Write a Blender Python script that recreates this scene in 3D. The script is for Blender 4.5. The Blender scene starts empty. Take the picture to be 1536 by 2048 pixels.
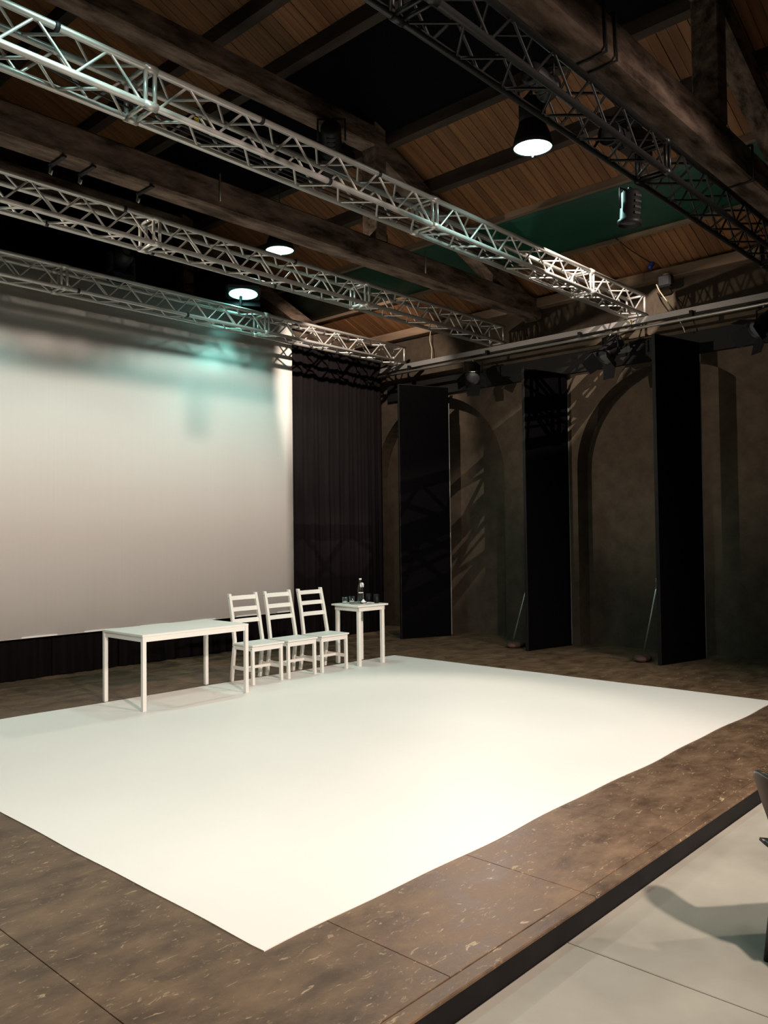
import bpy, math, random
from mathutils import Vector, Matrix
random.seed(7)
S = bpy.context.scene
COL = S.collection
R_ = math.radians

# ------------------------------------------------------------------ camera
F_PX, YAW, PITCH, ROLL = 1642.06, .823016, .026857, -.0115939
CAM_H = 1.68
cy, sy, cp, sp = math.cos(YAW), math.sin(YAW), math.cos(PITCH), math.sin(PITCH)
fw = Vector((sy*cp, cy*cp, sp)); r0 = Vector((cy, -sy, 0)); u0 = r0.cross(fw)
cr, sr = math.cos(ROLL), math.sin(ROLL)
rt = cr*r0 + sr*u0; up = cr*u0 - sr*r0
cam = bpy.data.cameras.new('camera'); camo = bpy.data.objects.new('camera', cam); COL.objects.link(camo)
cam.sensor_fit = 'VERTICAL'; cam.sensor_height = 36; cam.sensor_width = 27
cam.lens = F_PX/2048*36; cam.clip_start = .05; cam.clip_end = 200
m = Matrix.Identity(4)
for i in range(3):
    m[i][0] = rt[i]; m[i][1] = up[i]; m[i][2] = -fw[i]
m[2][3] = CAM_H
camo.matrix_world = m
S.camera = camo
# ------------------------------------------------------------------ world, exposure
W = bpy.data.worlds.new('world'); S.world = W; W.use_nodes = True
W.node_tree.nodes['Background'].inputs[0].default_value = (.02, .02, .024, 1)
W.node_tree.nodes['Background'].inputs[1].default_value = .05
S.view_settings.view_transform = 'Standard'; S.view_settings.look = 'None'
S.view_settings.gamma = 1; S.view_settings.use_curve_mapping = False
S.view_settings.exposure = 0.06
WARM = (1, .81, .70)
HB_COL = (.58, 1.0, .92)
HB_STRENGTH = 7.0

def spot(name, loc, aim, power, angle, color=WARM, blend=.5, radius=.08):
    l = bpy.data.lights.new(name, 'SPOT'); l.energy = power; l.color = color
    l.spot_size = R_(angle); l.spot_blend = blend; l.shadow_soft_size = radius
    o = bpy.data.objects.new(name, l); COL.objects.link(o); o.location = loc
    o.rotation_euler = (Vector(aim)-Vector(loc)).to_track_quat('-Z', 'Y').to_euler()
    return o
# the front-of-house wash (lanterns on the bar above the audience) and the lit lanterns in the rig, two of them added
spot('wash_light', (1.6, -2.6, 5.2), (4.0, 5.6, 0), 2750, 66, WARM, .6, .12)
spot('wash_light', (6.2, -2.6, 5.2), (5.8, 5.9, 0), 1700, 66, WARM, .6, .12)
spot('added_profile_light', (7.75, 3.70, 5.75), (8.62, 4.98, 4.70), 1100, 84, (1, .86, .74), .1, .004)  # added lamp, lights the near truss end through the shutter slit
spot('purlin_spot_light', (8.13, 7.60, 5.40), (9.62, 9.5, 4.2), 430, 76, (1, .84, .70), .35, .03)
spot('added_cross_light', (-1.0, 8.93, 4.22), (10.85, 5.5, 3.7), 2000, 27, (1, .85, .70), .8, .06)  # added lamp out of view, brightens the dark wall and flats
spot('rail_spot_light', (10.12, 7.50, 4.10), (4.2, 4.2, 0), 420, 56, WARM, .5, .06)
spot('house_light', (2.4, .3, 5.2), (3.2, .6, 0), 140, 130, (1, .95, .86), .7, .2)
HB_POS = ((6.52, 4.10, 5.26), (6.78, 8.06, 5.33), (2.30, 4.10, 5.30), (2.40, 8.10, 5.32))
for p in HB_POS: spot('high_bay_light', (p[0], p[1], p[2]-.012), (p[0], p[1], 0), 190, 130, HB_COL, .3, .12)

# ------------------------------------------------------------------ materials
MATS = {}
def mat(name, col, rough=.6, metal=0, **k):
    if name in MATS: return MATS[name]
    M = bpy.data.materials.new(name); M.use_nodes = True
    N = M.node_tree.nodes; L = M.node_tree.links; b = N['Principled BSDF']
    b.inputs['Base Color'].default_value = (*col, 1); b.inputs['Roughness'].default_value = rough
    b.inputs['Metallic'].default_value = metal
    if 'spec' in k: b.inputs['Specular IOR Level'].default_value = k['spec']
    if 'trans' in k:
        b.inputs['Transmission Weight'].default_value = k['trans']; b.inputs['IOR'].default_value = k.get('ior', 1.45)
    if 'emit' in k:
        b.inputs['Emission Color'].default_value = (*k['emit'], 1); b.inputs['Emission Strength'].default_value = k['estr']
    if 'noise' in k:      # noise: (scale, colour2, stretch xyz, lo, hi, bump)
        sc, c2, st, lo, hi, bump = k['noise']
        tc = N.new('ShaderNodeTexCoord'); mp = N.new('ShaderNodeMapping'); mp.inputs['Scale'].default_value = st
        if k.get('geo'):
            g = N.new('ShaderNodeNewGeometry'); L.new(g.outputs['Position'], mp.inputs[0])
        else: L.new(tc.outputs['Object'], mp.inputs[0])
        n = N.new('ShaderNodeTexNoise'); n.inputs['Scale'].default_value = sc; n.inputs['Detail'].default_value = k.get('det', 6); n.inputs['Roughness'].default_value = k.get('nr', .5)
        L.new(mp.outputs[0], n.inputs['Vector'])
        rp = N.new('ShaderNodeValToRGB'); rp.color_ramp.elements[0].position = lo; rp.color_ramp.elements[1].position = hi
        rp.color_ramp.elements[0].color = (*col, 1); rp.color_ramp.elements[1].color = (*c2, 1)
        L.new(n.outputs['Fac'], rp.inputs[0]); out = rp.outputs[0]
        if k.get('var'):
            oi = N.new('ShaderNodeObjectInfo'); mr = N.new('ShaderNodeMapRange')
            mr.inputs[3].default_value = 1-k['var']; mr.inputs[4].default_value = 1+k['var']
            L.new(oi.outputs['Random'], mr.inputs[0])
            mx = N.new('ShaderNodeVectorMath'); mx.operation = 'SCALE'
            L.new(out, mx.inputs[0]); L.new(mr.outputs[0], mx.inputs['Scale']); out = mx.outputs[0]
        if 'flecks' in k:  # light scuffs: (scale, stretch, colour, threshold)
            fs, fst, fc, th = k['flecks']
            mp2 = N.new('ShaderNodeMapping'); mp2.inputs['Scale'].default_value = fst; mp2.inputs['Rotation'].default_value = (0, 0, .5)
            L.new(mp.inputs[0].links[0].from_socket, mp2.inputs[0])
            n2 = N.new('ShaderNodeTexNoise'); n2.inputs['Scale'].default_value = fs; n2.inputs['Detail'].default_value = 9; n2.inputs['Distortion'].default_value = 1.2
            n2.inputs['Roughness'].default_value = .72
            L.new(mp2.outputs[0], n2.inputs['Vector'])
            r2 = N.new('ShaderNodeValToRGB'); r2.color_ramp.elements[0].position = th; r2.color_ramp.elements[1].position = th+.07
            L.new(n2.outputs['Fac'], r2.inputs[0])
            mm = N.new('ShaderNodeMix'); mm.data_type = 'RGBA'; mm.inputs[7].default_value = (*fc, 1)
            L.new(r2.outputs[0], mm.inputs[0]); L.new(out, mm.inputs[6]); out = mm.outputs[2]
        L.new(out, b.inputs['Base Color'])
        if bump:
            bp = N.new('ShaderNodeBump'); bp.inputs['Strength'].default_value = bump; bp.inputs['Distance'].default_value = .01
            L.new(n.outputs['Fac'], bp.inputs['Height']); L.new(bp.outputs[0], b.inputs['Normal'])
        if 'rvar' in k:
            mr2 = N.new('ShaderNodeMapRange'); mr2.inputs[1].default_value = .3; mr2.inputs[2].default_value = .7
            mr2.inputs[3].default_value, mr2.inputs[4].default_value = k['rvar']
            L.new(n.outputs['Fac'], mr2.inputs[0]); L.new(mr2.outputs[0], b.inputs['Roughness'])
    MATS[name] = M
    return M
M_concrete = mat('concrete', (.215, .205, .172), .55, det=10, nr=.6, noise=(1.3, (.325, .312, .265), (1, 1, 1), .3, .72, .05), geo=True, rvar=(.4, .65))
M_ply = mat('stage_plywood', (.060, .034, .019), .42, noise=(3.4, (.155, .098, .056), (1, 1.5, 1), .36, .66, .35), geo=True, var=.18, det=12, nr=.68,
            flecks=(13, (1, 2.6, 1), (.34, .26, .16), .588), rvar=(.38, .56))
M_black = mat('black_paint', (.005, .005, .005), .7, spec=.2)
M_fascia = mat('black_fascia', (.005, .0045, .0045), .7, spec=.2, noise=(6, (.009, .008, .008), (1, 1, 1), .4, .7, .05))
M_flat = mat('black_flat_cloth', (.0016, .0016, .0019), .95, spec=.02, noise=(40, (.0026, .0025, .0026), (1, 1, 1), .3, .7, .1))
M_curtain = mat('black_curtain', (.008, .0065, .007), .95, spec=.05, noise=(3, (.012, .010, .0105), (6, 1, .4), .3, .7, .1))
M_wall = mat('dark_wall', (.050, .037, .026), .9, spec=.1, det=10, nr=.65, noise=(4.5, (.078, .060, .043), (1, 1, 1), .35, .7, .5), geo=True)
M_wallb = mat('dark_rear_wall', (.02, .019, .018), .9)
M_white = mat('white_paint', (.78, .765, .72), .45)
M_carpet = mat('white_vinyl', (.78, .765, .73), .5, noise=(.8, (.82, .805, .77), (1, 1, 1), .3, .7, .0), geo=True)
M_screen = mat('screen_cloth', (.71, .70, .67), .9, noise=(3, (.724, .714, .684), (14, 1, .2), .3, .7, .02))
M_alu = mat('aluminium', (.58, .56, .53), .36, .5)
M_alud = mat('black_truss_metal', (.018, .018, .018), .4, .3)
M_steel = mat('grey_steel', (.20, .19, .18), .5, .3)
M_pipe = mat('pipe_steel', (.40, .38, .35), .35, .7)
M_board = mat('roof_board', (.150, .062, .022), .7, noise=(2.2, (.28, .125, .046), (.5, 7, .5), .3, .72, .15), geo=True, var=.2)
M_beam = mat('old_timber', (.045, .029, .021), .85, spec=.2, det=10, nr=.65, noise=(3.5, (.29, .205, .158), (.6, 2.2, 2.2), .36, .68, .6), geo=True)
M_purlin = mat('purlin_timber', (.028, .018, .013), .8, noise=(2.5, (.07, .046, .032), (2.5, .5, 2.5), .36, .7, .3), geo=True)
M_plate = mat('pale_timber', (.14, .09, .055), .75, noise=(3, (.25, .17, .11), (3, .4, 3), .3, .7, .2), geo=True)
M_dark = mat('blackout_cloth', (.004, .004, .0045), .9, spec=.05)
M_greenlit = mat('green_lit_cloth', (.008, .060, .036), .5, spec=.4)  # black cover cloth; the green lamp spill is put into its colour
M_fix = mat('fixture_black', (.010, .010, .011), .5, spec=.25)
M_fixg = mat('fixture_reflector', (.5, .49, .46), .3, .8)
M_lens = mat('dark_lens', (.10, .10, .11), .12, spec=.8)
M_hb = mat('highbay_glow', (.9, .95, .95), .5, emit=HB_COL, estr=HB_STRENGTH)
M_led = mat('flood_glow', (.9, .95, .95), .5, emit=(.30, 1, .88), estr=2.6)
M_rubber = mat('cable_rubber', (.010, .010, .011), .6)
M_cablew = mat('cream_cable', (.42, .35, .25), .6)
M_blue = mat('blue_plug', (.01, .03, .20), .4)
M_yellow = mat('yellow_tape', (.55, .42, .03), .6)
M_glass = bpy.data.materials.new('clear_glass'); M_glass.use_nodes = True
_n = M_glass.node_tree.nodes; _l = M_glass.node_tree.links; _n.clear()
_o = _n.new('ShaderNodeOutputMaterial'); _m = _n.new('ShaderNodeMixShader'); _t = _n.new('ShaderNodeBsdfTransparent'); _g = _n.new('ShaderNodeBsdfGlossy'); _w = _n.new('ShaderNodeLayerWeight')
_t.inputs[0].default_value = (.90, .91, .91, 1); _g.inputs['Roughness'].default_value = .06; _w.inputs[0].default_value = .5
_p = _n.new('ShaderNodeMath'); _p.operation = 'POWER'; _p.inputs[1].default_value = 3; _q = _n.new('ShaderNodeMath'); _q.operation = 'MULTIPLY_ADD'; _q.inputs[1].default_value = .6; _q.inputs[2].default_value = .05
_l.new(_w.outputs['Facing'], _p.inputs[0]); _l.new(_p.outputs[0], _q.inputs[0]); _l.new(_q.outputs[0], _m.inputs[0]); _l.new(_t.outputs[0], _m.inputs[1]); _l.new(_g.outputs[0], _m.inputs[2]); _l.new(_m.outputs[0], _o.inputs[0])
M_label = mat('white_label', (.75, .74, .71), .6)
M_cup = mat('black_ceramic', (.006, .006, .006), .45, spec=.2)
M_tray = mat('tray_metal', (.55, .54, .52), .3, .6)
M_milk = mat('milky_residue', (.75, .73, .69), .4)
M_napkin = mat('napkin_paper', (.8, .79, .77), .8)
M_sand = mat('brown_weight', (.060, .026, .018), .8)
M_plastic = mat('black_plastic', (.02, .02, .019), .32)

# ------------------------------------------------------------------ mesh helpers
class MB:
    def __init__(s): s.v = []; s.f = []; s.sm = []
    def add(s, v, f, smooth=False):
        o = len(s.v); s.v += [tuple(p) for p in v]
        s.f += [tuple(i+o for i in q) for q in f]; s.sm += [smooth]*len(f); return s
    def box(s, x0, x1, y0, y1, z0, z1, bev=0):
        if bev <= 0:
            v = [(x, y, z) for x in (x0, x1) for y in (y0, y1) for z in (z0, z1)]
            return s.add(v, [(0, 1, 3, 2), (4, 6, 7, 5), (0, 4, 5, 1), (2, 3, 7, 6), (0, 2, 6, 4), (1, 5, 7, 3)])
        b = bev      # chamfered box: 24 vertices
        xs, ys, zs = (x0, x1), (y0, y1), (z0, z1); V = []; idx = {}
        for i in (0, 1):
            for j in (0, 1):
                for k in (0, 1):
                    dx, dy, dz = (b, -b)[i], (b, -b)[j], (b, -b)[k]
                    P = (xs[i], ys[j], zs[k])
                    for a in range(3):
                        q = [P[0]+dx, P[1]+dy, P[2]+dz]; q[a] = P[a]
                        idx[(i, j, k, a)] = len(V); V.append(tuple(q))
        Fc = []
        for i in (0, 1):
            Fc.append([idx[(i, 0, 0, 0)], idx[(i, 1, 0, 0)], idx[(i, 1, 1, 0)], idx[(i, 0, 1, 0)]])
            Fc.append([idx[(0, i, 0, 1)], idx[(1, i, 0, 1)], idx[(1, i, 1, 1)], idx[(0, i, 1, 1)]])
            Fc.append([idx[(0, 0, i, 2)], idx[(1, 0, i, 2)], idx[(1, 1, i, 2)], idx[(0, 1, i, 2)]])
        for i in (0, 1):
            for j in (0, 1):
                Fc.append([idx[(i, j, 0, 0)], idx[(i, j, 1, 0)], idx[(i, j, 1, 1)], idx[(i, j, 0, 1)]])
                Fc.append([idx[(i, 0, j, 0)], idx[(i, 1, j, 0)], idx[(i, 1, j, 2)], idx[(i, 0, j, 2)]])
                Fc.append([idx[(0, i, j, 1)], idx[(1, i, j, 1)], idx[(1, i, j, 2)], idx[(0, i, j, 2)]])
                for k in (0, 1): Fc.append([idx[(i, j, k, 0)], idx[(i, j, k, 1)], idx[(i, j, k, 2)]])
        return s.add(V, Fc)
    def tube(s, pts, r, n=8, cap=True, sq=False):
        pts = [Vector(p) for p in pts]; rings = []
        rr = r if isinstance(r, (list, tuple)) else [r]*len(pts)
        prev = None
        for i, p in enumerate(pts):
            if i == 0: d = pts[1]-pts[0]
            elif i == len(pts)-1: d = pts[-1]-pts[-2]
            else: d = (pts[i+1]-pts[i]).normalized()+(pts[i]-pts[i-1]).normalized()
            d.normalize()
            if prev is None:
                a = Vector((0, 0, 1)) if abs(d.z) < .9 else Vector((1, 0, 0))
                e1 = d.cross(a).normalized()
            else:
                e1 = (prev-d*prev.dot(d)).normalized()
            prev = e1; e2 = d.cross(e1)
            off = math.pi/4 if sq else 0
            rings.append([p+(e1*math.cos(off+2*math.pi*k/n)+e2*math.sin(off+2*math.pi*k/n))*rr[i] for k in range(n)])
        V = [v for ring in rings for v in ring]; Fc = []
        for i in range(len(pts)-1):
            for k in range(n):
                k2 = (k+1) % n; Fc.append((i*n+k, i*n+k2, (i+1)*n+k2, (i+1)*n+k))
        s.add(V, Fc, not sq)
        if cap:
            s.add(rings[0], [tuple(range(n))[::-1]]); s.add(rings[-1], [tuple(range(n))])
        return s
    def lathe(s, prof, n=24, M=None, smooth=True):
        V = []; Fc = []
        for (r, z) in prof:
            for k in range(n):
                a = 2*math.pi*k/n; V.append(Vector((r*math.cos(a), r*math.sin(a), z)))
        for i in range(len(prof)-1):
            for k in range(n):
                k2 = (k+1) % n; Fc.append((i*n+k, i*n+k2, (i+1)*n+k2, (i+1)*n+k))
        if M is not None: V = [M @ v for v in V]
        return s.add(V, Fc, smooth)
    def xf(s, M): s.v = [tuple(M @ Vector(p)) for p in s.v]; return s
    def mesh(s, name, material):
        me = bpy.data.meshes.new(name); me.from_pydata(s.v, [], s.f)
        me.polygons.foreach_set('use_smooth', s.sm); me.materials.append(material)
        import bmesh
        bm = bmesh.new(); bm.from_mesh(me); bmesh.ops.remove_doubles(bm, verts=bm.verts, dist=1e-5)
        bmesh.ops.recalc_face_normals(bm, faces=bm.faces); bm.to_mesh(me); bm.free()
        return me
    def build(s, name, material, parent=None):
        return link(name, s.mesh(name, material), parent)
def link(name, me, parent=None):
    o = bpy.data.objects.new(name, me); COL.objects.link(o)
    if parent: o.parent = parent
    return o
def tag(o, label, cat, group=None):
    o['label'] = label; o['category'] = cat
    if group: o['group'] = group
    return o
def struct(o): o['kind'] = 'structure'; return o
def thing(name, label, cat, loc=(0, 0, 0), rz=0, group=None):
    o = bpy.data.objects.new(name, None); COL.objects.link(o); o.empty_display_size = .1
    o.location = loc; o.rotation_euler = (0, 0, rz); return tag(o, label, cat, group)
def copy_tree(o, parent=None):
    c = o.copy(); COL.objects.link(c); c.parent = parent
    for ch in list(o.children): copy_tree(ch, c)
    return c
def bev(o, w, seg=2):
    b = o.modifiers.new('b', 'BEVEL'); b.width = w; b.segments = seg; b.limit_method = 'ANGLE'; return o

# ------------------------------------------------------------------ the room
WX, NX = 10.85, 11.15          # right wall face and niche back
YF, YB, XL = -6.0, 15.0, -3.65
FZ = -.113                     # hall floor below the stage floor (z = 0)
STY = 1.905                    # stage front edge
EAVE, SLOPE, RIDGE = 5.307, .4, 3.6
def roofz(x): return EAVE+SLOPE*(10.7-x)
# hall floor: concrete slabs with saw cuts
fl = struct(MB().box(XL, NX, YF, STY+.02, FZ-.12, FZ-.012).build('floor', mat('joint', (.05, .045, .04), .8)))
xe = [XL, -.8, 3.2, 7.2, NX]; ye = [YF, -2.9, STY-.002]
for i in range(4):
    for j in range(2):
        g = .004
        MB().box(xe[i]+g, xe[i+1]-g, ye[j]+g, ye[j+1]-.001, FZ-.03, FZ, .003).build('concrete_slab', M_concrete, fl)
# stage: frame, sheets, edge strip, black fascia
st = struct(MB().box(XL, NX, STY+.012, YB, FZ, -.014).build('floor_stage', M_black))
MB().box(XL, NX, STY, STY+.012, FZ, -.016).build('fascia', M_fascia, st)
MX = .985
x = 2.472-6*MX; xs = [XL]
while x < NX-.05:
    if x > XL+.05: xs.append(x)
    x += MX
xs.append(NX)
ysr = [STY+.072, 3.94, 5.9, 7.86, 9.82, 11.78, 13.4, YB]
for i in range(len(xs)-1):
    for j in range(len(ysr)-1):
        g = .0013
        MB().box(xs[i]+g, xs[i+1]-g, ysr[j]+g, ysr[j+1]-g, -.018, 0, .0018).build('plywood_sheet', M_ply, st)
for i in range(0, len(xs)-1, 2):
    x1 = xs[min(i+2, len(xs)-1)]
    MB().box(xs[i]+.002, x1-.002, STY-.004, STY+.0695, -.018, -.0005, .004).build('edge_board', M_ply, st)
# right wall with arched niches
ZT = 5.30
wb = MB(); AR, AZ = 1.40, 2.60; bays = (.65, 4.75, 8.85)
cur = YF
def wq(y0, y1, z0, z1, x): wb.add([(x, y0, z0), (x, y1, z0), (x, y1, z1), (x, y0, z1)], [(0, 1, 2, 3)])
for c in bays:
    wq(cur, c-AR, FZ, ZT, WX); cur = c+AR
    n = 40; arc = [(c-AR*math.cos(math.pi*k/n), AZ+AR*math.sin(math.pi*k/n)) for k in range(n+1)]
    for k in range(n):
        (ya, za), (yb, zb) = arc[k], arc[k+1]
        wb.add([(WX, ya, za), (WX, yb, zb), (WX, yb, ZT), (WX, ya, ZT)], [(0, 1, 2, 3)])
        wb.add([(WX, ya, za), (WX, yb, zb), (NX, yb, zb), (NX, ya, za)], [(0, 1, 2, 3)])
    for yy in (c-AR, c+AR): wb.add([(WX, yy, FZ), (NX, yy, FZ), (NX, yy, AZ), (WX, yy, AZ)], [(0, 1, 2, 3)])
    wq(c-AR-.02, c+AR+.02, FZ, AZ+AR+.05, NX)
wq(cur, YB, FZ, ZT, WX)
wb.add([(NX+.25, YF, FZ), (NX+.25, YB, FZ), (NX+.25, YB, ZT), (NX+.25, YF, ZT), (WX, YF, ZT), (WX, YB, ZT)], [(0, 1, 2, 3), (2, 3, 4, 5)])
struct(wb.build('wall_right', M_wall))
struct(MB().box(XL, NX, YB, YB+.2, FZ, 8.2).build('wall_back', M_wallb))
struct(MB().box(XL, NX, YF-.2, YF, FZ, 8.2).build('wall_front', M_wallb))
struct(MB().box(XL-.2, XL, YF, YB, FZ, 5.3).build('wall_left', M_wallb))
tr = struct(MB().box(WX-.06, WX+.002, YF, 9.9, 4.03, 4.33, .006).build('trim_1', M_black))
struct(MB().box(WX-.16, WX+.02, YF, YB, 5.10, 5.24, .008).build('trim_2', M_plate))
# roof: left slope in one, right slope in boards
ce = MB()
ce.add([(RIDGE, YF, roofz(RIDGE)+.06), (RIDGE, YB, roofz(RIDGE)+.06), (NX+.1, YB, roofz(NX+.1)+.06), (NX+.1, YF, roofz(NX+.1)+.06)], [(0, 1, 2, 3)])
xl2 = 2*RIDGE-NX
ce.add([(RIDGE, YF, roofz(RIDGE)+.06), (RIDGE, YB, roofz(RIDGE)+.06), (XL-.2, YB, roofz(2*RIDGE-XL+.2)+.06), (XL-.2, YF, roofz(2*RIDGE-XL+.2)+.06)], [(0, 1, 2, 3)])
ce = struct(ce.build('ceiling', M_purlin))
bm_ = MB(); L0, L1 = RIDGE, WX+.15; bw = .104
v = []
for (xx, dz) in ((L0, 0), (L1, 0)):
    for yy in (0, bw-.006):
        for t in (0, .022): v.append((xx, yy, roofz(xx)+t))
bm_.add(v, [(0, 1, 3, 2), (4, 6, 7, 5), (0, 4, 5, 1), (2, 3, 7, 6), (0, 2, 6, 4), (1, 5, 7, 3)])
bme = bm_.mesh('roof_board', M_board)
nb = int((YB-1.2)/bw)
for k in range(nb):
    o = link('roof_board', bme, ce); o.location = (0, 1.2+k*bw, random.uniform(-.004, .004))
def purlin(x, w=.13, h=.15, mt=M_purlin):
    b = MB(); z = roofz(x)
    v = []
    for yy in (YF+.01, YB-.01):
        for (dx, dz) in ((-w/2, -h), (w/2, -h), (w/2, .0), (-w/2, .0)):
            v.append((x+dx, yy, roofz(x+dx)+dz+.0 if dz == 0 else z+dz))
    b.add(v, [(0, 1, 2, 3), (7, 6, 5, 4), (0, 4, 5, 1), (1, 5, 6, 2), (2, 6, 7, 3), (3, 7, 4, 0)])
    return b.build('purlin', mt, ce)
for px in (4.4, 5.48, 6.1, 7.44, 8.27): purlin(px)
purlin(9.13, .07, .07, M_plate); purlin(10.03, .07, .07, M_plate)
# blacked-out rooflight strips between purlins
def strip(x0, x1, sag, mt):
    b = MB(); n = 10; v = []; nn = n+1
    for yy in (YF+.02, YB-.02):
        for k in range(nn):
            t = k/n; xx = x0+(x1-x0)*t
            v.append((xx, yy, roofz(xx)-.025-sag*math.sin(math.pi*t)))
    b.add(v, [(k, k+1, nn+k+1, nn+k) for k in range(n)], True)
    o = b.build('rooflight_cover', mt, ce); sd = o.modifiers.new('s', 'SOLIDIFY'); sd.thickness = .01; return o
strip(6.15, 7.40, .03, M_dark); strip(9.16, 10.0, .07, M_greenlit)

# ------------------------------------------------------------------ timber roof trusses
def roof_truss(y0, y1, label):
    t = thing('timber_roof_truss', label, 'roof truss', (0, y0, 0)); d = y1-y0
    MB().box(XL+.01, WX-.0, 0, d, 4.95, 5.25, .02).build('tie_beam', M_beam, t)
    MB().box(.02, 7.15, 0, d, 6.37, 6.62, .015).build('collar_beam', M_beam, t)
    for px in (7.15, .02-.2): MB().box(px, px+.19, .0, d, 5.25, 6.80, .01).build('queen_post', M_beam, t)
    for s in (1, -1):
        def X(x): return x if s > 0 else 2*RIDGE-x
        def bar(xa, za, xb, zb, h, nm):
            v = []
            for yy in (.01, d-.01):
                v += [(X(xa), yy, za), (X(xb), yy, zb), (X(xb), yy, zb+h), (X(xa), yy, za+h)]
            MB().add(v, [(0, 1, 2, 3), (7, 6, 5, 4), (0, 4, 5, 1), (1, 5, 6, 2), (2, 6, 7, 3), (3, 7, 4, 0)]).build(nm, M_beam, t)
        bar(7.34, roofz(7.34)-.40, 10.72, roofz(10.72)-.40, .24, 'principal_rafter')
    return t
T1 = roof_truss(2.61, 2.85, 'weathered timber roof truss directly above the black lighting truss')
T3 = roof_truss(6.70, 6.94, 'dark timber roof truss between the two nearer silver lighting trusses')
T4 = roof_truss(10.80, 11.04, 'dark timber roof truss behind the white screen')
# straps round the weathered tie beam
for xx in (5.05, 5.2, 7.9):
    b = MB(); pts = [(xx, 2.595, 5.265), (xx+.02, 2.595, 4.935), (xx+.03, 2.865, 4.935), (xx+.01, 2.865, 5.265), (xx, 2.595, 5.265)]
    b.tube(pts, .012, 6, False)
    b.xf(Matrix.Translation((0, -2.61, 0))).build('cable_loop', M_rubber, T1)

# ------------------------------------------------------------------ lighting trusses
TZ0, TZ1, TS = 4.58, 4.83, .25
P = .25
def brace_mesh(name, a, b, mt): return MB().tube([a, b], .0105, 6, False).mesh(name, mt)
def make_truss(y, x0, x1, joints, label, mt, zoff=0):
    t = thing('lighting_truss', label, 'lighting truss', (0, y, TZ0+zoff))
    for (cyy, cz) in ((0, 0), (TS, 0), (0, TS), (TS, TS)):
        MB().tube([(x0, cyy, cz), (x1, cyy, cz)], .0245, 12).build('chord', mt, t)
    key = mt.name
    faces = []
    for (nm, A, B) in (('front', (0, 0), (0, TS)), ('rear', (TS, 0), (TS, TS)), ('bottom', (0, 0), (TS, 0)), ('top', (0, TS), (TS, TS))):
        m1 = brace_mesh('brace', (0, A[0], A[1]), (P, B[0], B[1]), mt); m2 = brace_mesh('brace', (0, B[0], B[1]), (P, A[0], A[1]), mt)
        faces.append((m1, m2))
    segs = sorted([x0]+[j for j in joints if x0 < j < x1]+[x1])
    for si in range(len(segs)-1):
        a, b = segs[si]+.06, segs[si+1]-.06
        n = max(2, int(round((b-a)/P))); pp = (b-a)/n
        for fi, (m1, m2) in enumerate(faces):
            for k in range(n):
                ph = (k+(fi in (1, 2))) % 2
                o = link('brace', m1 if ph == 0 else m2, t); o.location = (a+k*pp, 0, 0); o.scale = (pp/P, 1, 1)
    for j in segs:
        for dx in ((-.035, .035) if x0 < j < x1 else ((.03,) if j == x0 else (-.03,))):
            b = MB(); w = .016
            for (a, c) in (((0, 0), (TS, 0)), ((TS, 0), (TS, TS)), ((TS, TS), (0, TS)), ((0, TS), (0, 0))):
                b.tube([(j+dx, a[0], a[1]), (j+dx, c[0], c[1])], w, 6)
            b.build('end_frame', mt, t)
        if x0 < j < x1:
            for (cyy, cz) in ((0, 0), (TS, 0), (0, TS), (TS, TS)):
                MB().lathe([(0, -.05), (.031, -.05), (.031, .05), (0, .05)], 10, Matrix.Translation((j, cyy, cz)) @ Matrix.Rotation(R_(90), 4, 'Y')).build('coupler', mt, t)
    return t
TX0, TX1 = -3.42, 10.42
t1 = make_truss(4.84, TX0, TX1, (-3.05, -.05, 2.95, 5.97, 8.97), 'silver square lighting truss hanging closest above the white floor', M_alu)
t2 = make_truss(7.11, TX0, TX1, (-1.6, 1.4, 4.40, 7.40), 'silver square lighting truss above the white tables and chairs', M_alu)
t3 = make_truss(9.13, TX0, TX1, (-1.57, 1.43, 4.43, 7.43), 'silver square lighting truss just in front of the white screen', M_alu)
t4 = make_truss(2.76, TX0, TX1, (-2.6, .4, 3.4, 6.4, 9.4), 'black lighting truss under the weathered timber beam', M_alud)
# rails the trusses rest on, with pipe below
def rail(x, label):
    t = thing('truss_rail', label, 'steel rail', (x, 0, 0))
    MB().box(-.05, .05, YF+.05, 9.72, 4.475, 4.555, .004).build('beam', M_steel, t)
    MB().tube([(-.10, YF+.05, 4.40), (-.10, 9.72, 4.40)], .021, 10).build('pipe', M_pipe, t)
    for k in range(10):
        yy = YF+.6+k*1.6
        MB().box(-.112, -.04, yy-.02, yy+.02, 4.395, 4.50).build('hanger_bracket', M_black, t)
    for k in range(4):
        yy = .7+k*2.8
        MB().box(.04, abs(WX-10.45), yy-.03, yy+.03, 4.49, 4.54).build('wall_bracket', M_black, t)
    return t
rail(10.45, 'grey steel rail with a pipe slung below along the dark wall')
rl = thing('truss_rail', 'grey steel rail along the wall opposite the black flats', 'steel rail')
MB().box(XL, XL+.3, YF+.05, 9.72, 4.475, 4.555, .004).build('beam', M_steel, rl)

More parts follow.
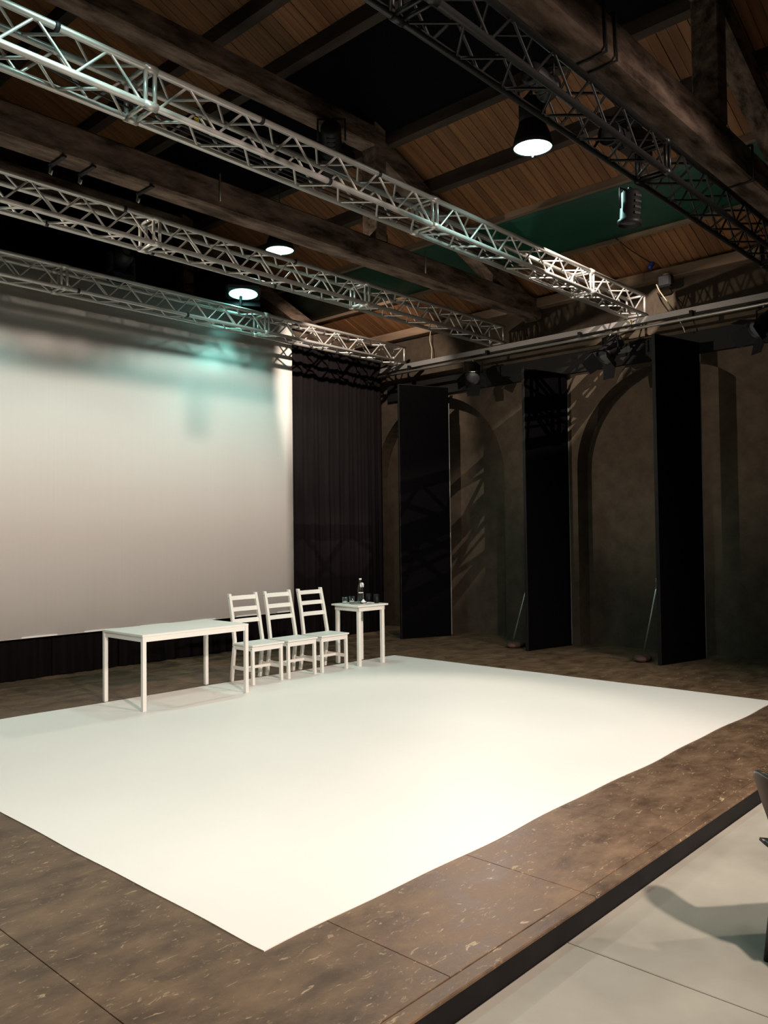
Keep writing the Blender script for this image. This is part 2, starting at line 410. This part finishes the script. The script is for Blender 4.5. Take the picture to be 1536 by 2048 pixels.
# ------------------------------------------------------------------ screen and drapes
sc = thing('projection_screen', 'large white screen hanging behind the desk and chairs', 'screen', (0, 9.70, 0))
b = MB(); n = 60; xa, xb = -1.2, 8.385; v = []
for k in range(n+1):
    xx = xa+(xb-xa)*k/n; yy = .004*math.sin(k*1.3)
    v += [(xx, yy, .505), (xx, yy, 4.98)]
b.add(v, [(2*k, 2*k+2, 2*k+3, 2*k+1) for k in range(n)], True)
o = b.build('screen_cloth', M_screen, sc); md = o.modifiers.new('s', 'SOLIDIFY'); md.thickness = .004
MB().box(xa, xb, -.0045, .0055, .500, .52, .001).build('bottom_hem', M_screen, sc)
MB().tube([(xa, .0, 5.0), (xb+.05, .0, 5.0)], .022, 10).build('top_batten', M_alu, sc)
def drape(x0, x1, y, z1, ph, label, group=None):
    b = MB(); n = 48; v = []
    for k in range(n+1):
        t = k/n; xx = x0+(x1-x0)*t
        yy = y+.012*math.sin(t*22+ph)+.008*math.sin(t*47+ph*2)+.03*(2*t-1)**6
        v += [(xx, yy-.006, .012), (xx, yy, z1)]
    b.add(v, [(2*k, 2*k+2, 2*k+3, 2*k+1) for k in range(n)], True)
    o = b.build('stage_drape', M_curtain); md = o.modifiers.new('s', 'SOLIDIFY'); md.thickness = .006
    return tag(o, label, 'curtain', group)
drape(8.20, 9.095, 9.79, 4.74, .4, 'black stage drape beside the edge of the white screen')
drape(9.10, 9.945, 9.80, 4.74, 2.1, 'black stage drape behind the small white table')
drape(9.95, 10.56, 9.81, 4.74, 3.7, 'black stage drape in the corner by the dark wall')
for k in range(9):
    xx = 8.195-.9*(k+1)
    drape(xx, xx+.895, 9.80, 4.74, k*1.7, 'black stage drape showing as a band below the white screen', 'drapes behind the screen')
tag(MB().tube([(-1.2, 9.80, 4.76), (10.8, 9.80, 4.76)], .022, 10).build('drape_pipe', M_steel), 'steel pipe carrying the black stage drapes', 'pipe')

# ------------------------------------------------------------------ black flats with braces
def flat(xa, ya, xb, yb, h, label, brace=None):
    t = thing('stage_flat', label, 'flat', (xa, ya, 0), math.atan2(yb-ya, xb-xa))
    L = math.hypot(xb-xa, yb-ya)
    bev(MB().box(0, L, -.022, .022, .0, h).build('panel', M_flat, t), .003, 1)
    MB().box(-.012, .0, -.026, .026, .0, h+.012, .002).build('edge_batten', M_fascia, t)
    MB().box(-.012, L, -.026, .026, h, h+.014, .002).build('top_batten', M_fascia, t)
    MB().box(L-.0, L+.014, -.026, .020, .02, h-.25, .002).build('rear_batten', M_steel, t)
    return t
flat(9.835, 8.77, 10.66, 8.42, 4.08, 'black stage flat nearest the drape corner')
flat(9.935, 6.47, 10.83, 6.30, 4.02, 'black stage flat between the two arched niches')
flat(9.88, 4.49, 10.78, 4.29, 4.15, 'black stage flat standing farthest from the drapes')
def brace(px, py, tx, ty, tz, label):
    t = thing('stage_brace', label, 'brace', (px, py, 0))
    a = Vector((0, 0, .10)); c = Vector((tx-px, ty-py, tz)); mid = a.lerp(c, .62)
    MB().tube([a, mid], .014, 8).build('lower_pole', M_pipe, t)
    MB().tube([a.lerp(c, .55), c], .019, 8).build('upper_pole', M_steel, t)
    MB().lathe([(0, -.03), (.03, -.03), (.03, .03), (0, .03)], 10, Matrix.Translation(mid)).build('clamp', M_steel, t)
    return t
def weight(x, y, rz, label):
    b = MB(); prof = [(.0, 0), (.09, 0), (.115, .03), (.115, .055), (.09, .085), (0, .09)]
    b.lathe(prof, 18); b.xf(Matrix.Diagonal((1.95, 1.0, .8, 1)))
    o = b.build('sandbag', M_sand); o.location = (x, y, 0); o.rotation_euler = (0, 0, rz)
    tag(o, label, 'weight')
brace(10.22, 4.86, 10.12, 4.48, 1.62, 'grey metal stage brace propping the flat farthest from the drapes')
weight(10.12, 4.84, .3, 'brown sandbag at the foot of the brace farthest from the drapes')
brace(10.22, 6.90, 10.24, 6.49, 1.42, 'grey metal stage brace mostly hidden behind the middle flat')
weight(10.20, 6.84, .2, 'brown sandbag beside the middle black flat')

# ------------------------------------------------------------------ white floor sheet
b = MB(); n = 60
def edge(p, q, amp, ph):
    out = []
    for k in range(n):
        t = k/n; a = Vector(p).lerp(Vector(q), t)
        d = (Vector(q)-Vector(p)).normalized(); nn = Vector((-d.y, d.x))
        a += nn*amp*(math.sin(t*19+ph)+.6*math.sin(t*41+2*ph)); out.append(a)
    return out
ring = edge((2.12, 2.648), (8.49, 2.70), .009, .3)+edge((8.49, 2.70), (8.44, 7.67), .004, 1)+edge((8.44, 7.67), (2.10, 7.86), .006, 2)+edge((2.10, 7.86), (2.12, 2.648), .003, 4)
N4 = len(ring); v = [(p.x, p.y, 0.0005) for p in ring]+[(p.x, p.y, .005) for p in ring]
b.add(v, [tuple(range(N4, 2*N4)), tuple(range(N4))[::-1]]+[(k, (k+1) % N4, N4+(k+1) % N4, N4+k) for k in range(N4)])
tag(b.build('dance_floor_sheet', M_carpet), 'large white vinyl sheet laid over the brown stage boards', 'floor sheet')
CZ = .005

# ------------------------------------------------------------------ desk
t = thing('desk', 'long white desk with square legs beside the three chairs', 'table', (4.84, 7.46, CZ))
bev(MB().box(-.635, .635, -.385, .385, .712, .733).build('table_top', M_white, t), .003)
for sx in (-1, 1):
    for sy_ in (-1, 1):
        bev(MB().box(sx*.612-.02, sx*.612+.02, sy_*.366-.02, sy_*.366+.02, 0, .712).build('leg', M_white, t), .003)
for sy_ in (-1, 1): MB().box(-.592, .592, sy_*.366-.015, sy_*.366+.015, .662, .712, .002).build('apron', M_white, t)
for sx in (-1, 1): MB().box(sx*.612-.015, sx*.612+.015, -.346, .346, .662, .712, .002).build('apron', M_white, t)

# ------------------------------------------------------------------ chairs
def make_chair():
    t = thing('ladder_back_chair', '', 'chair'); hw = .205
    def sqbar(pts, w, d, nm):
        v = []
        for p in pts: v += [(p[0]-w/2, p[1]-d/2, p[2]), (p[0]+w/2, p[1]-d/2, p[2]), (p[0]+w/2, p[1]+d/2, p[2]), (p[0]-w/2, p[1]+d/2, p[2])]
        Fc = []
        for i in range(len(pts)-1):
            for k in range(4): Fc.append((4*i+k, 4*i+(k+1) % 4, 4*i+4+(k+1) % 4, 4*i+4+k))
        Fc += [(3, 2, 1, 0), tuple(4*(len(pts)-1)+k for k in range(4))]
        return bev(MB().add(v, Fc).build(nm, M_white, t), .003)
    for s in (-1, 1):
        sqbar([(s*hw, -.19, 0), (s*hw, -.185, .425)], .034, .036, 'leg')
        # one continuous rear leg and back post, cranked at the seat
        sqbar([(s*hw, .205, 0), (s*(hw-.003), .150, .40), (s*(hw-.006), .150, .47), (s*(hw-.012), .20, .74), (s*(hw-.016), .262, 1.0)], .034, .040, 'rear_leg_post')
        MB().box(s*hw-.011, s*hw+.011, -.17, .16, .375, .428, .002).build('side_rail', M_white, t)
        MB().box(s*hw-.010, s*hw+.010, -.172, .170, .145, .185, .002).build('side_stretcher', M_white, t)
    MB().box(-hw+.017, hw-.017, -.20, -.178, .372, .428, .002).build('front_rail', M_white, t)
    MB().box(-hw+.017, hw-.017, .140, .160, .375, .428, .002).build('back_rail', M_white, t)
    MB().box(-hw+.010, hw-.010, -.012, .010, .150, .182, .002).build('cross_stretcher', M_white, t)
    # seat board, slightly dished
    b = MB(); n = 10; v = []; 
    for i in range(n+1):
        for j in range(n+1):
            xx = -.232+.464*i/n; yy = -.222+.365*j/n
            dz = -.008*math.sin(math.pi*i/n)*math.sin(math.pi*j/n)
            v.append((xx, yy, .448+dz))
    nn = n+1; top = len(v); v += [(p[0], p[1], .428) for p in v]
    Fc = [(i*nn+j, (i+1)*nn+j, (i+1)*nn+j+1, i*nn+j+1) for i in range(n) for j in range(n)]
    Fc += [tuple(top+q for q in reversed(f)) for f in Fc]
    bd = [i*nn for i in range(nn)]+[n*nn+j for j in range(1, nn)]+[i*nn+n for i in range(n-1, -1, -1)]+[j for j in range(n-1, 0, -1)]
    for k in range(len(bd)):
        a, c = bd[k], bd[(k+1) % len(bd)]; Fc.append((a, c, top+c, top+a))
    bev(b.add(v, Fc).build('seat', M_white, t), .004, 2)
    for zc in (.95, .82, .685):
        yb = .150+.05*min(1, (zc-.47)/.27)+(.062*max(0, zc-.74)/.26)
        b = MB(); n = 8; v = []
        for k in range(n+1):
            t_ = k/n; xx = -.185+.37*t_; yy = yb+.014*math.sin(math.pi*t_)
            lean = .010
            v += [(xx, yy-.009-lean, zc-.024), (xx, yy+.009-lean, zc-.024), (xx, yy+.009+lean-.004, zc+.024), (xx, yy-.009+lean-.004, zc+.024)]
        Fc = []
        for k in range(n):
            for q in range(4): Fc.append((4*k+q, 4*k+(q+1) % 4, 4*k+4+(q+1) % 4, 4*k+4+q))
        Fc += [(0, 1, 2, 3), (4*n+3, 4*n+2, 4*n+1, 4*n)]
        bev(b.add(v, Fc).build('back_slat', M_white, t), .003)
    for s in (-1, 1):
        for (yy, zz) in ((-.185, .402), (.155, .402), (.250, .955)):
            MB().lathe([(0, 0), (.006, 0), (.006, .002), (0, .002)], 8, Matrix.Translation((s*(hw+.0165 if yy < .2 else hw+.003), yy, zz)) @ Matrix.Rotation(s*R_(90), 4, 'Y')).build('bolt', M_steel, t)
    return t
ch = make_chair()
for k, (cx, lb) in enumerate(((5.968, 'white wooden ladder-back chair directly beside the long desk'),
                              (6.488, 'white wooden ladder-back chair in the middle of the row of three'),
                              (7.020, 'white wooden ladder-back chair next to the small square table'))):
    o = ch if k == 0 else copy_tree(ch)
    o.location = (cx, 7.565, CZ); o['label'] = lb; o['group'] = 'white ladder-back chairs in a row'

# ------------------------------------------------------------------ small table and what stands on it
TH = .772
t = thing('side_table', 'small square white side table holding the tray and bottle', 'table', (7.665, 7.56, CZ), R_(-3))
bev(MB().box(-.265, .265, -.265, .265, TH-.022, TH).build('table_top', M_white, t), .006)
for sx in (-1, 1):
    for sy_ in (-1, 1):
        bev(MB().box(sx*.205-.022, sx*.205+.022, sy_*.205-.022, sy_*.205+.022, 0, TH-.075).build('leg', M_white, t), .003)
for q in range(4):
    MB().box(-.232, .232, -.232, -.212, TH-.078, TH-.022, .002).xf(Matrix.Rotation(R_(90*q), 4, 'Z')).build('apron', M_white, t)
ZT_ = TH+CZ
def put(o, x, y, label, cat, group=None): o.location = (x, y, ZT_); return tag(o, label, cat, group)
# tray
b = MB(); b.lathe([(0, .0), (.150, 0), (.165, .012), (.168, .012), (.153, -.0005+.003), (0, .003)], 40)
put(b.build('tray', M_tray), 7.66, 7.52, 'thin round metal tray on the small white table', 'tray')
tz = .0045
bt = thing('bottle', 'tall clear glass bottle with a white label on the tray', 'bottle', (7.695, 7.575, ZT_+tz))
MB().lathe([(0, 0), (.036, 0), (.038, .006), (.038, .175), (.034, .205), (.018, .255), (.014, .275), (.0145, .315), (.0125, .315), (.0115, .275), (.0155, .254), (.0315, .205), (.0355, .175), (.0355, .008), (0, .005)], 28).build('glass_body', M_glass, bt); gb_ = bt.children[0]
MB().lathe([(.0155, .302), (.0165, .302), (.0165, .322), (0, .322)], 16).build('cap', M_label, gb_)
b = MB()
for (a0, a1, z0, z1) in ((-1.9, .3, .130, .142), (.06, .3, .012, .130)):
    n = 14; v = []
    for k in range(n+1):
        a = R_(-90)+a0+(a1-a0)*k/n+.35
        v += [(.0386*math.cos(a), .0386*math.sin(a), z0), (.0386*math.cos(a), .0386*math.sin(a), z1)]
    b.add(v, [(2*k, 2*k+2, 2*k+3, 2*k+1) for k in range(n)], True)
b.build('label_border', M_label, gb_)
def tumbler(x, y, label, z=0):
    g = thing('drinking_glass', label, 'glass', (x, y, ZT_+z), 0, 'clear glasses on the small table')
    MB().lathe([(0, 0), (.031, 0), (.034, .004), (.036, .085), (.0345, .085), (.0325, .012), (0, .010)], 24).build('glass_body', M_glass, g)
    MB().lathe([(0, .0118), (.0305, .0125), (.0308, .028), (0, .028)], 24).build('milk', M_milk, g)
tumbler(7.545, 7.715, 'short clear glass at the table corner, off the tray')
tumbler(7.565, 7.605, 'short clear glass at the rim of the tray, beside the bottle', .013)
mill = thing('pepper_mill', 'slim black mill with a white top behind the tray', 'mill', (7.83, 7.68, ZT_))
MB().lathe([(0, 0), (.026, 0), (.026, .02), (.019, .06), (.021, .15), (.024, .20), (0, .20)], 20).build('body', M_cup, mill)
MB().lathe([(0, .20), (.026, .20), (.027, .235), (.022, .255), (0, .262)], 20).build('white_top', M_napkin, mill)
for (x, y, lb) in ((7.85, 7.575, 'matt black tumbler nearer the bottle on the white table'), (7.835, 7.42, 'matt black tumbler near the table edge away from the bottle')):
    put(MB().lathe([(0, 0), (.033, 0), (.036, .006), (.039, .118), (.036, .118), (.033, .01), (0, .01)], 24).build('black_cup', M_cup), x, y, lb, 'cup', 'black tumblers')
sa = put(MB().lathe([(0, 0), (.030, 0), (.046, .014), (.043, .016), (.028, .005), (0, .005)], 24).build('saucer', M_cup), 7.625, 7.455, 'small black saucer on the metal tray', 'saucer')
sa.location.z += tz
b = MB(); b.lathe([(0, 0), (.018, .0), (.034, .014), (.03, .028), (.016, .034), (.010, .050), (0, .052)], 9)
b.v = [(p[0]*(1+.25*math.sin(p[1]*300)), p[1]*(1+.2*math.cos(p[0]*260)), p[2]) for p in b.v]
nk = put(b.build('napkin', M_napkin), 7.625, 7.455, 'crumpled white napkin sitting on the black saucer', 'napkin'); nk.location.z += tz+.005
for (x, y, r, lb) in ((7.735, 7.47, .4, 'folded white paper sachet lying in the tray beside the saucer'), (7.735, 7.405, 1.1, 'folded white paper sachet at the rim of the tray')):
    o = put(MB().box(-.028, .028, -.02, .02, 0, .010, .003).build('sachet', M_napkin), x, y, lb, 'sachet', 'paper sachets'); o.rotation_euler = (0, 0, r); o.location.z += .0045

# ------------------------------------------------------------------ high-bay lamps
def highbay(x, y, z, label):
    t = thing('high_bay_lamp', label, 'lamp', (x, y, z), 0, 'high-bay lamps')
    MB().lathe([(.178, 0), (.186, 0), (.180, .05), (.160, .13), (.132, .20), (.128, .235), (.120, .235), (.128, .195), (.152, .125), (.172, .045), (.178, 0)], 36).build('shade', M_fix, t); sh_ = t.children[0]
    MB().lathe([(0, .20), (.125, .20), (.125, .42), (.105, .455), (.05, .47), (0, .47)], 28).build('ballast_housing', M_fix, t)
    MB().lathe([(0, -.002), (.10, .002), (.177, .014)], 36).build('glowing_lens', M_hb, sh_)
    top = roofz(x)-z-.02
    MB().tube([(0, 0, .46), (0, 0, top)], .008, 6).build('suspension_rod', M_rubber, t)
    pts = [(.03*math.cos(a), .03*math.sin(a)*.3, -.08*math.sin(a)) for a in [math.pi*k/10 for k in range(11)]]
    MB().tube(pts, .003, 5).build('safety_wire', M_pipe, sh_)
    return t
highbay(*HB_POS[0], 'lit black high-bay lamp below the boards beside the black truss')
highbay(*HB_POS[1], 'lit black high-bay lamp behind the dark timber tie beam')
highbay(*HB_POS[2], 'lit black high-bay lamp above the near end of the silver truss')
highbay(*HB_POS[3], 'lit black high-bay lamp above the far end of the desk')

# ------------------------------------------------------------------ stage lanterns
def lantern(loc, aim, hang_z, label, size=1.0, lens=M_lens, doors=True, group=None):
    """fresnel lantern: body axis points to aim; yoke up to a clamp at hang_z"""
    loc = Vector(loc); t = thing('stage_lantern', label, 'stage light', loc, 0, group)
    q = (Vector(aim)-loc).to_track_quat('Z', 'Y').to_matrix().to_4x4(); s = size
    MB().lathe([(0, -.17*s), (.07*s, -.17*s), (.088*s, -.14*s), (.088*s, .08*s), (.105*s, .09*s), (.105*s, .13*s), (.092*s, .13*s), (.09*s, .10*s), (0, .10*s)], 20, q).build('body', M_fix, t); bd_ = t.children[0]
    MB().lathe([(0, .118*s), (.05*s, .114*s), (.091*s, .102*s)], 20, q).build('lens', lens, bd_)
    for k in range(4):
        MB().box(-.035*s, .035*s, -.092*s, -.070*s, -.12*s+k*.05*s, -.10*s+k*.05*s).xf(q).build('cooling_fin', M_fix, bd_)
    if doors:
        for k in range(4):
            w = .10*s; a = Matrix.Rotation(R_(90*k), 4, 'Z') @ Matrix.Translation((0, .10*s, .13*s)) @ Matrix.Rotation(R_(-35), 4, 'X')
            v = [(-w, 0, 0), (w, 0, 0), (w*.8, 0, .16*s), (-w*.8, 0, .16*s)]
            v2 = [(p[0], .004, p[2]) for p in v]
            MB().add(v+v2, [(0, 1, 2, 3), (7, 6, 5, 4), (0, 4, 5, 1), (1, 5, 6, 2), (2, 6, 7, 3), (3, 7, 4, 0)]).xf(q @ a).build('barn_door', M_fix, bd_)
    side = q.to_3x3() @ Vector((1, 0, 0)); side.z = 0; side.normalize()
    dz = hang_z-loc.z; sg = 1 if dz > 0 else -1; yk = sg*min(abs(dz)-.03, .20*s) if abs(dz) > .06 else dz
    w = .118*s
    MB().tube([side*w, side*w+Vector((0, 0, yk)), -side*w+Vector((0, 0, yk)), -side*w], .011*s, 6, True).build('yoke', M_fix, t)
    MB().tube([(0, 0, yk), (0, 0, dz)], .014, 8).build('clamp', M_steel, t)
    return t
lantern((10.30, 7.62, 4.17), (7.6, 6.0, 1.2), 4.38, 'black barn-door lantern on the wall pipe under the second silver truss end', 1.15)
lantern((10.30, 5.30, 4.16), (8.6, 5.9, 2.2), 4.38, 'black barn-door lantern on the wall pipe below the bright truss end', 1.25)
lantern((10.32, 3.30, 4.16), (8.6, 4.6, 2.6), 4.38, 'black barn-door lantern on the wall pipe past the farthest flat', 1.2)
lantern((6.40, 3.09, 4.36), (6.5, 3.4, 1.0), 4.555, 'black lantern hanging nose-down from the black truss', .95, M_lens, False)
lantern((4.70, 2.885, 4.69), (5.9, 2.885, 4.60), 4.80, 'black cylinder lantern lying inside the black truss near the lamp', .85, M_lens, False)
lantern((5.75, 2.885, 4.69), (5.0, 2.885, 4.60), 4.80, 'black cylinder lantern lying inside the black truss before the nose-down one', .85, M_lens, False)
lantern((6.30, 6.58, 6.10), (9.5, 9.6, 4.8), 6.37, 'black lantern hanging from the collar beam of the dark timber truss', 1.3, M_lens, True)
lantern((8.00, 7.45, 5.52), (9.62, 9.5, 4.2), roofz(8.0)-.01, 'black lantern hung from the roof boards behind the dark timber truss', .9, M_lens, False)
lantern((-1.13, 8.98, 4.24), (10.85, 5.5, 3.7), 4.555, 'added black lantern under the screen truss brightening the dark wall and flats', 1.0, M_lens, False)  # unseen body for the added cross light
# added profile spot: shutter box shaped to clip its beam to the near truss end
pf = thing('added_profile_spot', 'added black profile spot with beam-clipping shutters hung from the boards above the near silver truss', 'stage light', (7.75, 3.70, 5.75))
q = Vector((.87, 1.28, -1.05)).to_track_quat('Z', 'Y').to_matrix().to_4x4()
MB().lathe([(0, -.40), (.07, -.40), (.09, -.35), (.09, -.06), (0, -.06)], 18, q).build('body', M_fix, pf)
for (xa_, xb_, ya_, yb_, za_, zb_, nm) in ((-.105, .40, .118, .123, -.20, -.132, 'shutter'), (-.105, .40, .118, .123, -.073, .06, 'shutter'), (-.105, .0137, .118, .123, -.132, -.073, 'shutter'),
        (-.105, -.10, -.02, .118, -.20, .06, 'side_plate'), (.395, .40, -.02, .118, -.20, .06, 'side_plate'), (-.105, .40, -.02, .123, -.205, -.20, 'bottom_plate'),
        (-.105, .40, -.02, .123, .06, .065, 'top_plate'), (-.105, .40, -.025, -.02, -.205, .065, 'rear_plate')):
    MB().box(xa_, xb_, ya_, yb_, za_, zb_).build(nm, M_fix, pf)
MB().tube([(.1, .05, .06), (.1, .05, roofz(7.85)-5.75-.01)], .012, 8).build('clamp', M_steel, pf)
# lit flood on the screen truss
fd = thing('flood_light', 'lit cyan floodlight with ribbed black housing on the truss by the screen', 'stage light', (7.08, 9.22, 5.12))
_z = Vector((-.28, -.42, -.86)).normalized(); _x = Vector((.66, -.66, -.30)); _x = (_x-_z*_x.dot(_z)).normalized(); _y = _z.cross(_x)
q = Matrix(((_x.x, _y.x, _z.x, 0), (_x.y, _y.y, _z.y, 0), (_x.z, _y.z, _z.z, 0), (0, 0, 0, 1)))
MB().box(-.24, .24, -.14, .14, -.20, .06, .03).xf(q).build('housing', M_fix, fd)
MB().lathe([(0, .066), (.6, .066), (1, .0615)], 32).xf(q @ Matrix.Diagonal((.20, .105, 1, 1))).build('glowing_lens', M_led, fd)
for k in range(7): MB().box(-.205+k*.06, -.185+k*.06, -.12, .12, -.25, -.20).xf(q).build('heat_fin', M_alud, fd)
MB().box(-.24, .24, -.145, -.137, .05, .14).xf(q).build('barn_door', M_fix, fd)
MB().tube([(-.02, .04, -.262), (-.02, .02, .05)], .022, 8).build('stand_pin', M_fix, fd)
spot('flood_light_beam', (6.95, 9.15, 5.05), (7.2, 9.1, 4.2), 34, 120, (.35, 1, .9), .6, .06)
# moving head on the same truss
mh = thing('moving_head', 'unlit black moving-head light standing on the truss by the screen', 'stage light', (5.22, 9.255, 4.857))
MB().box(-.15, .15, -.11, .11, 0, .09, .02).build('base', M_fix, mh)
for s in (-1, 1): MB().box(s*.15-.025, s*.15+.025, -.06, .06, .085, .33, .015).build('yoke_arm', M_fix, mh)
MB().box(-.15, .15, -.06, .06, .085, .11, .005).build('yoke_bridge', M_fix, mh)
qq = Matrix.Translation((0, 0, .27)) @ Matrix.Rotation(R_(62), 4, 'X')
MB().lathe([(0, -.17), (.08, -.165), (.115, -.10), (.12, .08), (.10, .16), (.085, .17), (.08, .155), (0, .15)], 24, qq).build('head', M_fix, mh)
MB().lathe([(0, .156), (.078, .152)], 20, qq).build('lens', M_lens, mh)

# ------------------------------------------------------------------ cables, boxes and small rig pieces
def cable(pts, r, mt, label, cat='cable', group=None, nm='cable'):
    P0 = [Vector(p) for p in pts]; out = []
    for i in range(len(P0)-1):
        p0 = P0[max(i-1, 0)]; p1 = P0[i]; p2 = P0[i+1]; p3 = P0[min(i+2, len(P0)-1)]
        for k in range(6):
            t = k/6; out.append(.5*((2*p1)+(p2-p0)*t+(2*p0-5*p1+4*p2-p3)*t*t+(-p0+3*p1-3*p2+p3)*t**3))
    out.append(P0[-1])
    return tag(MB().tube(out, r, 6).build(nm, mt), label, cat, group)
for k in range(5):
    yy = 4.91+k*.033; z = 4.60+.016*(k % 2)
    cable([(-3.2, yy, z+.02), (0, yy+.01, z+.01), (1.4, yy, z+.012+.02*k), (2.1, yy, z+.03+.018*k), (2.75, yy, z+.03), (4.5, yy, z+.01), (6.5, yy+.01, z+.01), (9.9, yy, z+.012)], .007, M_rubber,
          'black cable running along inside the silver truss', 'cable', 'cables in the near silver truss')
cable([(10.70, 8.80, 5.10), (10.68, 8.80, 4.95), (10.70, 8.78, 4.80), (10.69, 8.78, 4.62)], .008, M_cablew, 'cream cable hanging down the wall near the drapes')
cable([(10.64, 4.78, 5.02), (10.62, 4.72, 4.90), (10.60, 4.60, 4.72), (10.60, 4.50, 4.55), (10.62, 4.42, 4.38), (10.64, 4.40, 4.30)], .008, M_cablew, 'cream cable hanging from the dark wall lamp past the rail')
wl = thing('wall_lamp', 'small dark work lamp under the eaves with cream cable', 'lamp', (10.66, 4.66, 5.02))
MB().box(-.06, .06, -.09, .09, -.06, .10, .02).build('housing', M_fix, wl)
MB().box(.05, .16, -.03, .03, .06, .10, .004).build('bracket', M_steel, wl)
MB().box(-.066, -.0605, -.07, .07, -.04, .08).build('lens', M_fix, wl)
o = MB().lathe([(0, -.05), (.028, -.05), (.032, -.02), (.032, .03), (.02, .05), (0, .05)], 14).build('plug', M_blue); o.location = (10.62, 4.84, 5.29); o.rotation_euler = (.5, .2, 0)
tag(o, 'blue plug connector on the lead above the dark work lamp', 'plug')
cable([(10.62, 4.85, 5.33), (10.2, 4.95, 5.44), (9.9, 5.02, 5.55)], .006, M_rubber, 'thin dark lead running from the blue plug up the boards')
# clamps under the dark tie beam
for (xx, lb) in ((3.25, 'a'), (3.52, 'b'), (4.1, 'c')):
    cl = MB().box(-.02, .02, -.135, .135, -.02, 0, .003).build('clamp_plate', M_fix, T3); cl.location = (xx, .12, 4.95)
    MB().tube([(0, .135, -.02), (0, .15, -.07), (.0, .12, -.09), (0, .10, -.06)], .009, 6).build('hook', M_alu, cl)
# threaded rods hanging in front of the dark tie beam
for xx in (4.86, 8.05):
    MB().tube([(xx, -.011, 5.30), (xx, -.011, 5.02)], .010, 6).build('hanger_rod', M_pipe, T3)
# cable ties and tape on the trusses
for (y, cz, xs_) in ((4.84, TZ1, (2.3, 3.9, 5.2)), (7.11, TZ1, (4.05, 6.2)), (7.36, TZ0, (3.4, 4.5, 6.1)), (9.13, TZ0, (4.6, 6.1)), (4.84, TZ0, (4.6,))):
    for xx in xs_:
        o = MB().lathe([(.0255, -.015), (.031, -.015), (.031, .015), (.0255, .015), (.0255, -.015)], 10, Matrix.Rotation(R_(90), 4, 'Y')).build('tape_band', M_rubber)
        tt = {4.84: t1, 7.11: t2, 7.36: t2, 9.13: t3}[y]; o.parent = tt; o.location = (xx, y-tt.location.y, cz-TZ0)
for (x, y, z, lb) in ((3.42, 4.99, 4.70, 'yellow tag hanging inside the near silver truss'), (10.36, 5.02, 4.50, 'yellow tag under the bright end of the near silver truss')):
    o = MB().box(-.022, .022, -.004, .004, -.03, .03, .003).build('tag', M_yellow); o.location = (x, y, z); tag(o, lb, 'tag')

# ------------------------------------------------------------------ black plastic chair on the hall floor
ac = thing('plastic_chair', 'black moulded plastic chair on the concrete before the stage', 'chair', (3.718, .93, FZ), R_(-130))
b = MB(); n = 12; v = []
for i in range(n+1):
    for j in range(n+1):
        u = -1+2*i/n; w = -1+2*j/n
        v.append((u*.235*(1-.06*max(0, -w)), w*.23, .44+.018*u*u+.02*max(0, -w)**2-.012*max(0, w)**2*1.5))
b.add(v, [(i*(n+1)+j, (i+1)*(n+1)+j, (i+1)*(n+1)+j+1, i*(n+1)+j+1) for i in range(n) for j in range(n)], True)
o = b.build('seat_shell', M_plastic, ac); md = o.modifiers.new('s', 'SOLIDIFY'); md.thickness = .012
b = MB(); v = []; nw = 20
def half(w):
    if w < .35: return .165-.02*math.sin(math.pi*w/.35)
    if w < .65: return .165+.06*(.5-.5*math.cos(math.pi*(w-.35)/.30))
    return .225*max(.0, 1-((w-.65)/.352)**2.6)**.5
for i in range(n+1):
    for j in range(nw+1):
        u = -1+2*i/n; w = j/nw; hx = half(w)*u
        v.append((hx, -.20-.11*w+1.1*hx*hx, .44+.37*w))
b.add(v, [(i*(nw+1)+j, (i+1)*(nw+1)+j, (i+1)*(nw+1)+j+1, i*(nw+1)+j+1) for i in range(n) for j in range(nw)], True)
o = b.build('backrest', M_plastic, ac); md = o.modifiers.new('s', 'SOLIDIFY'); md.thickness = .014
for s in (-1, 1):
    MB().tube([(s*.21, .19, .44), (s*.225, .215, .22), (s*.24, .235, 0)], [.018, .016, .014], 10).build('front_leg', M_plastic, ac)
    MB().tube([(s*.13, -.19, .45), (s*.135, -.23, .22), (s*.14, -.26, 0)], [.018, .016, .014], 10).build('rear_leg', M_plastic, ac)
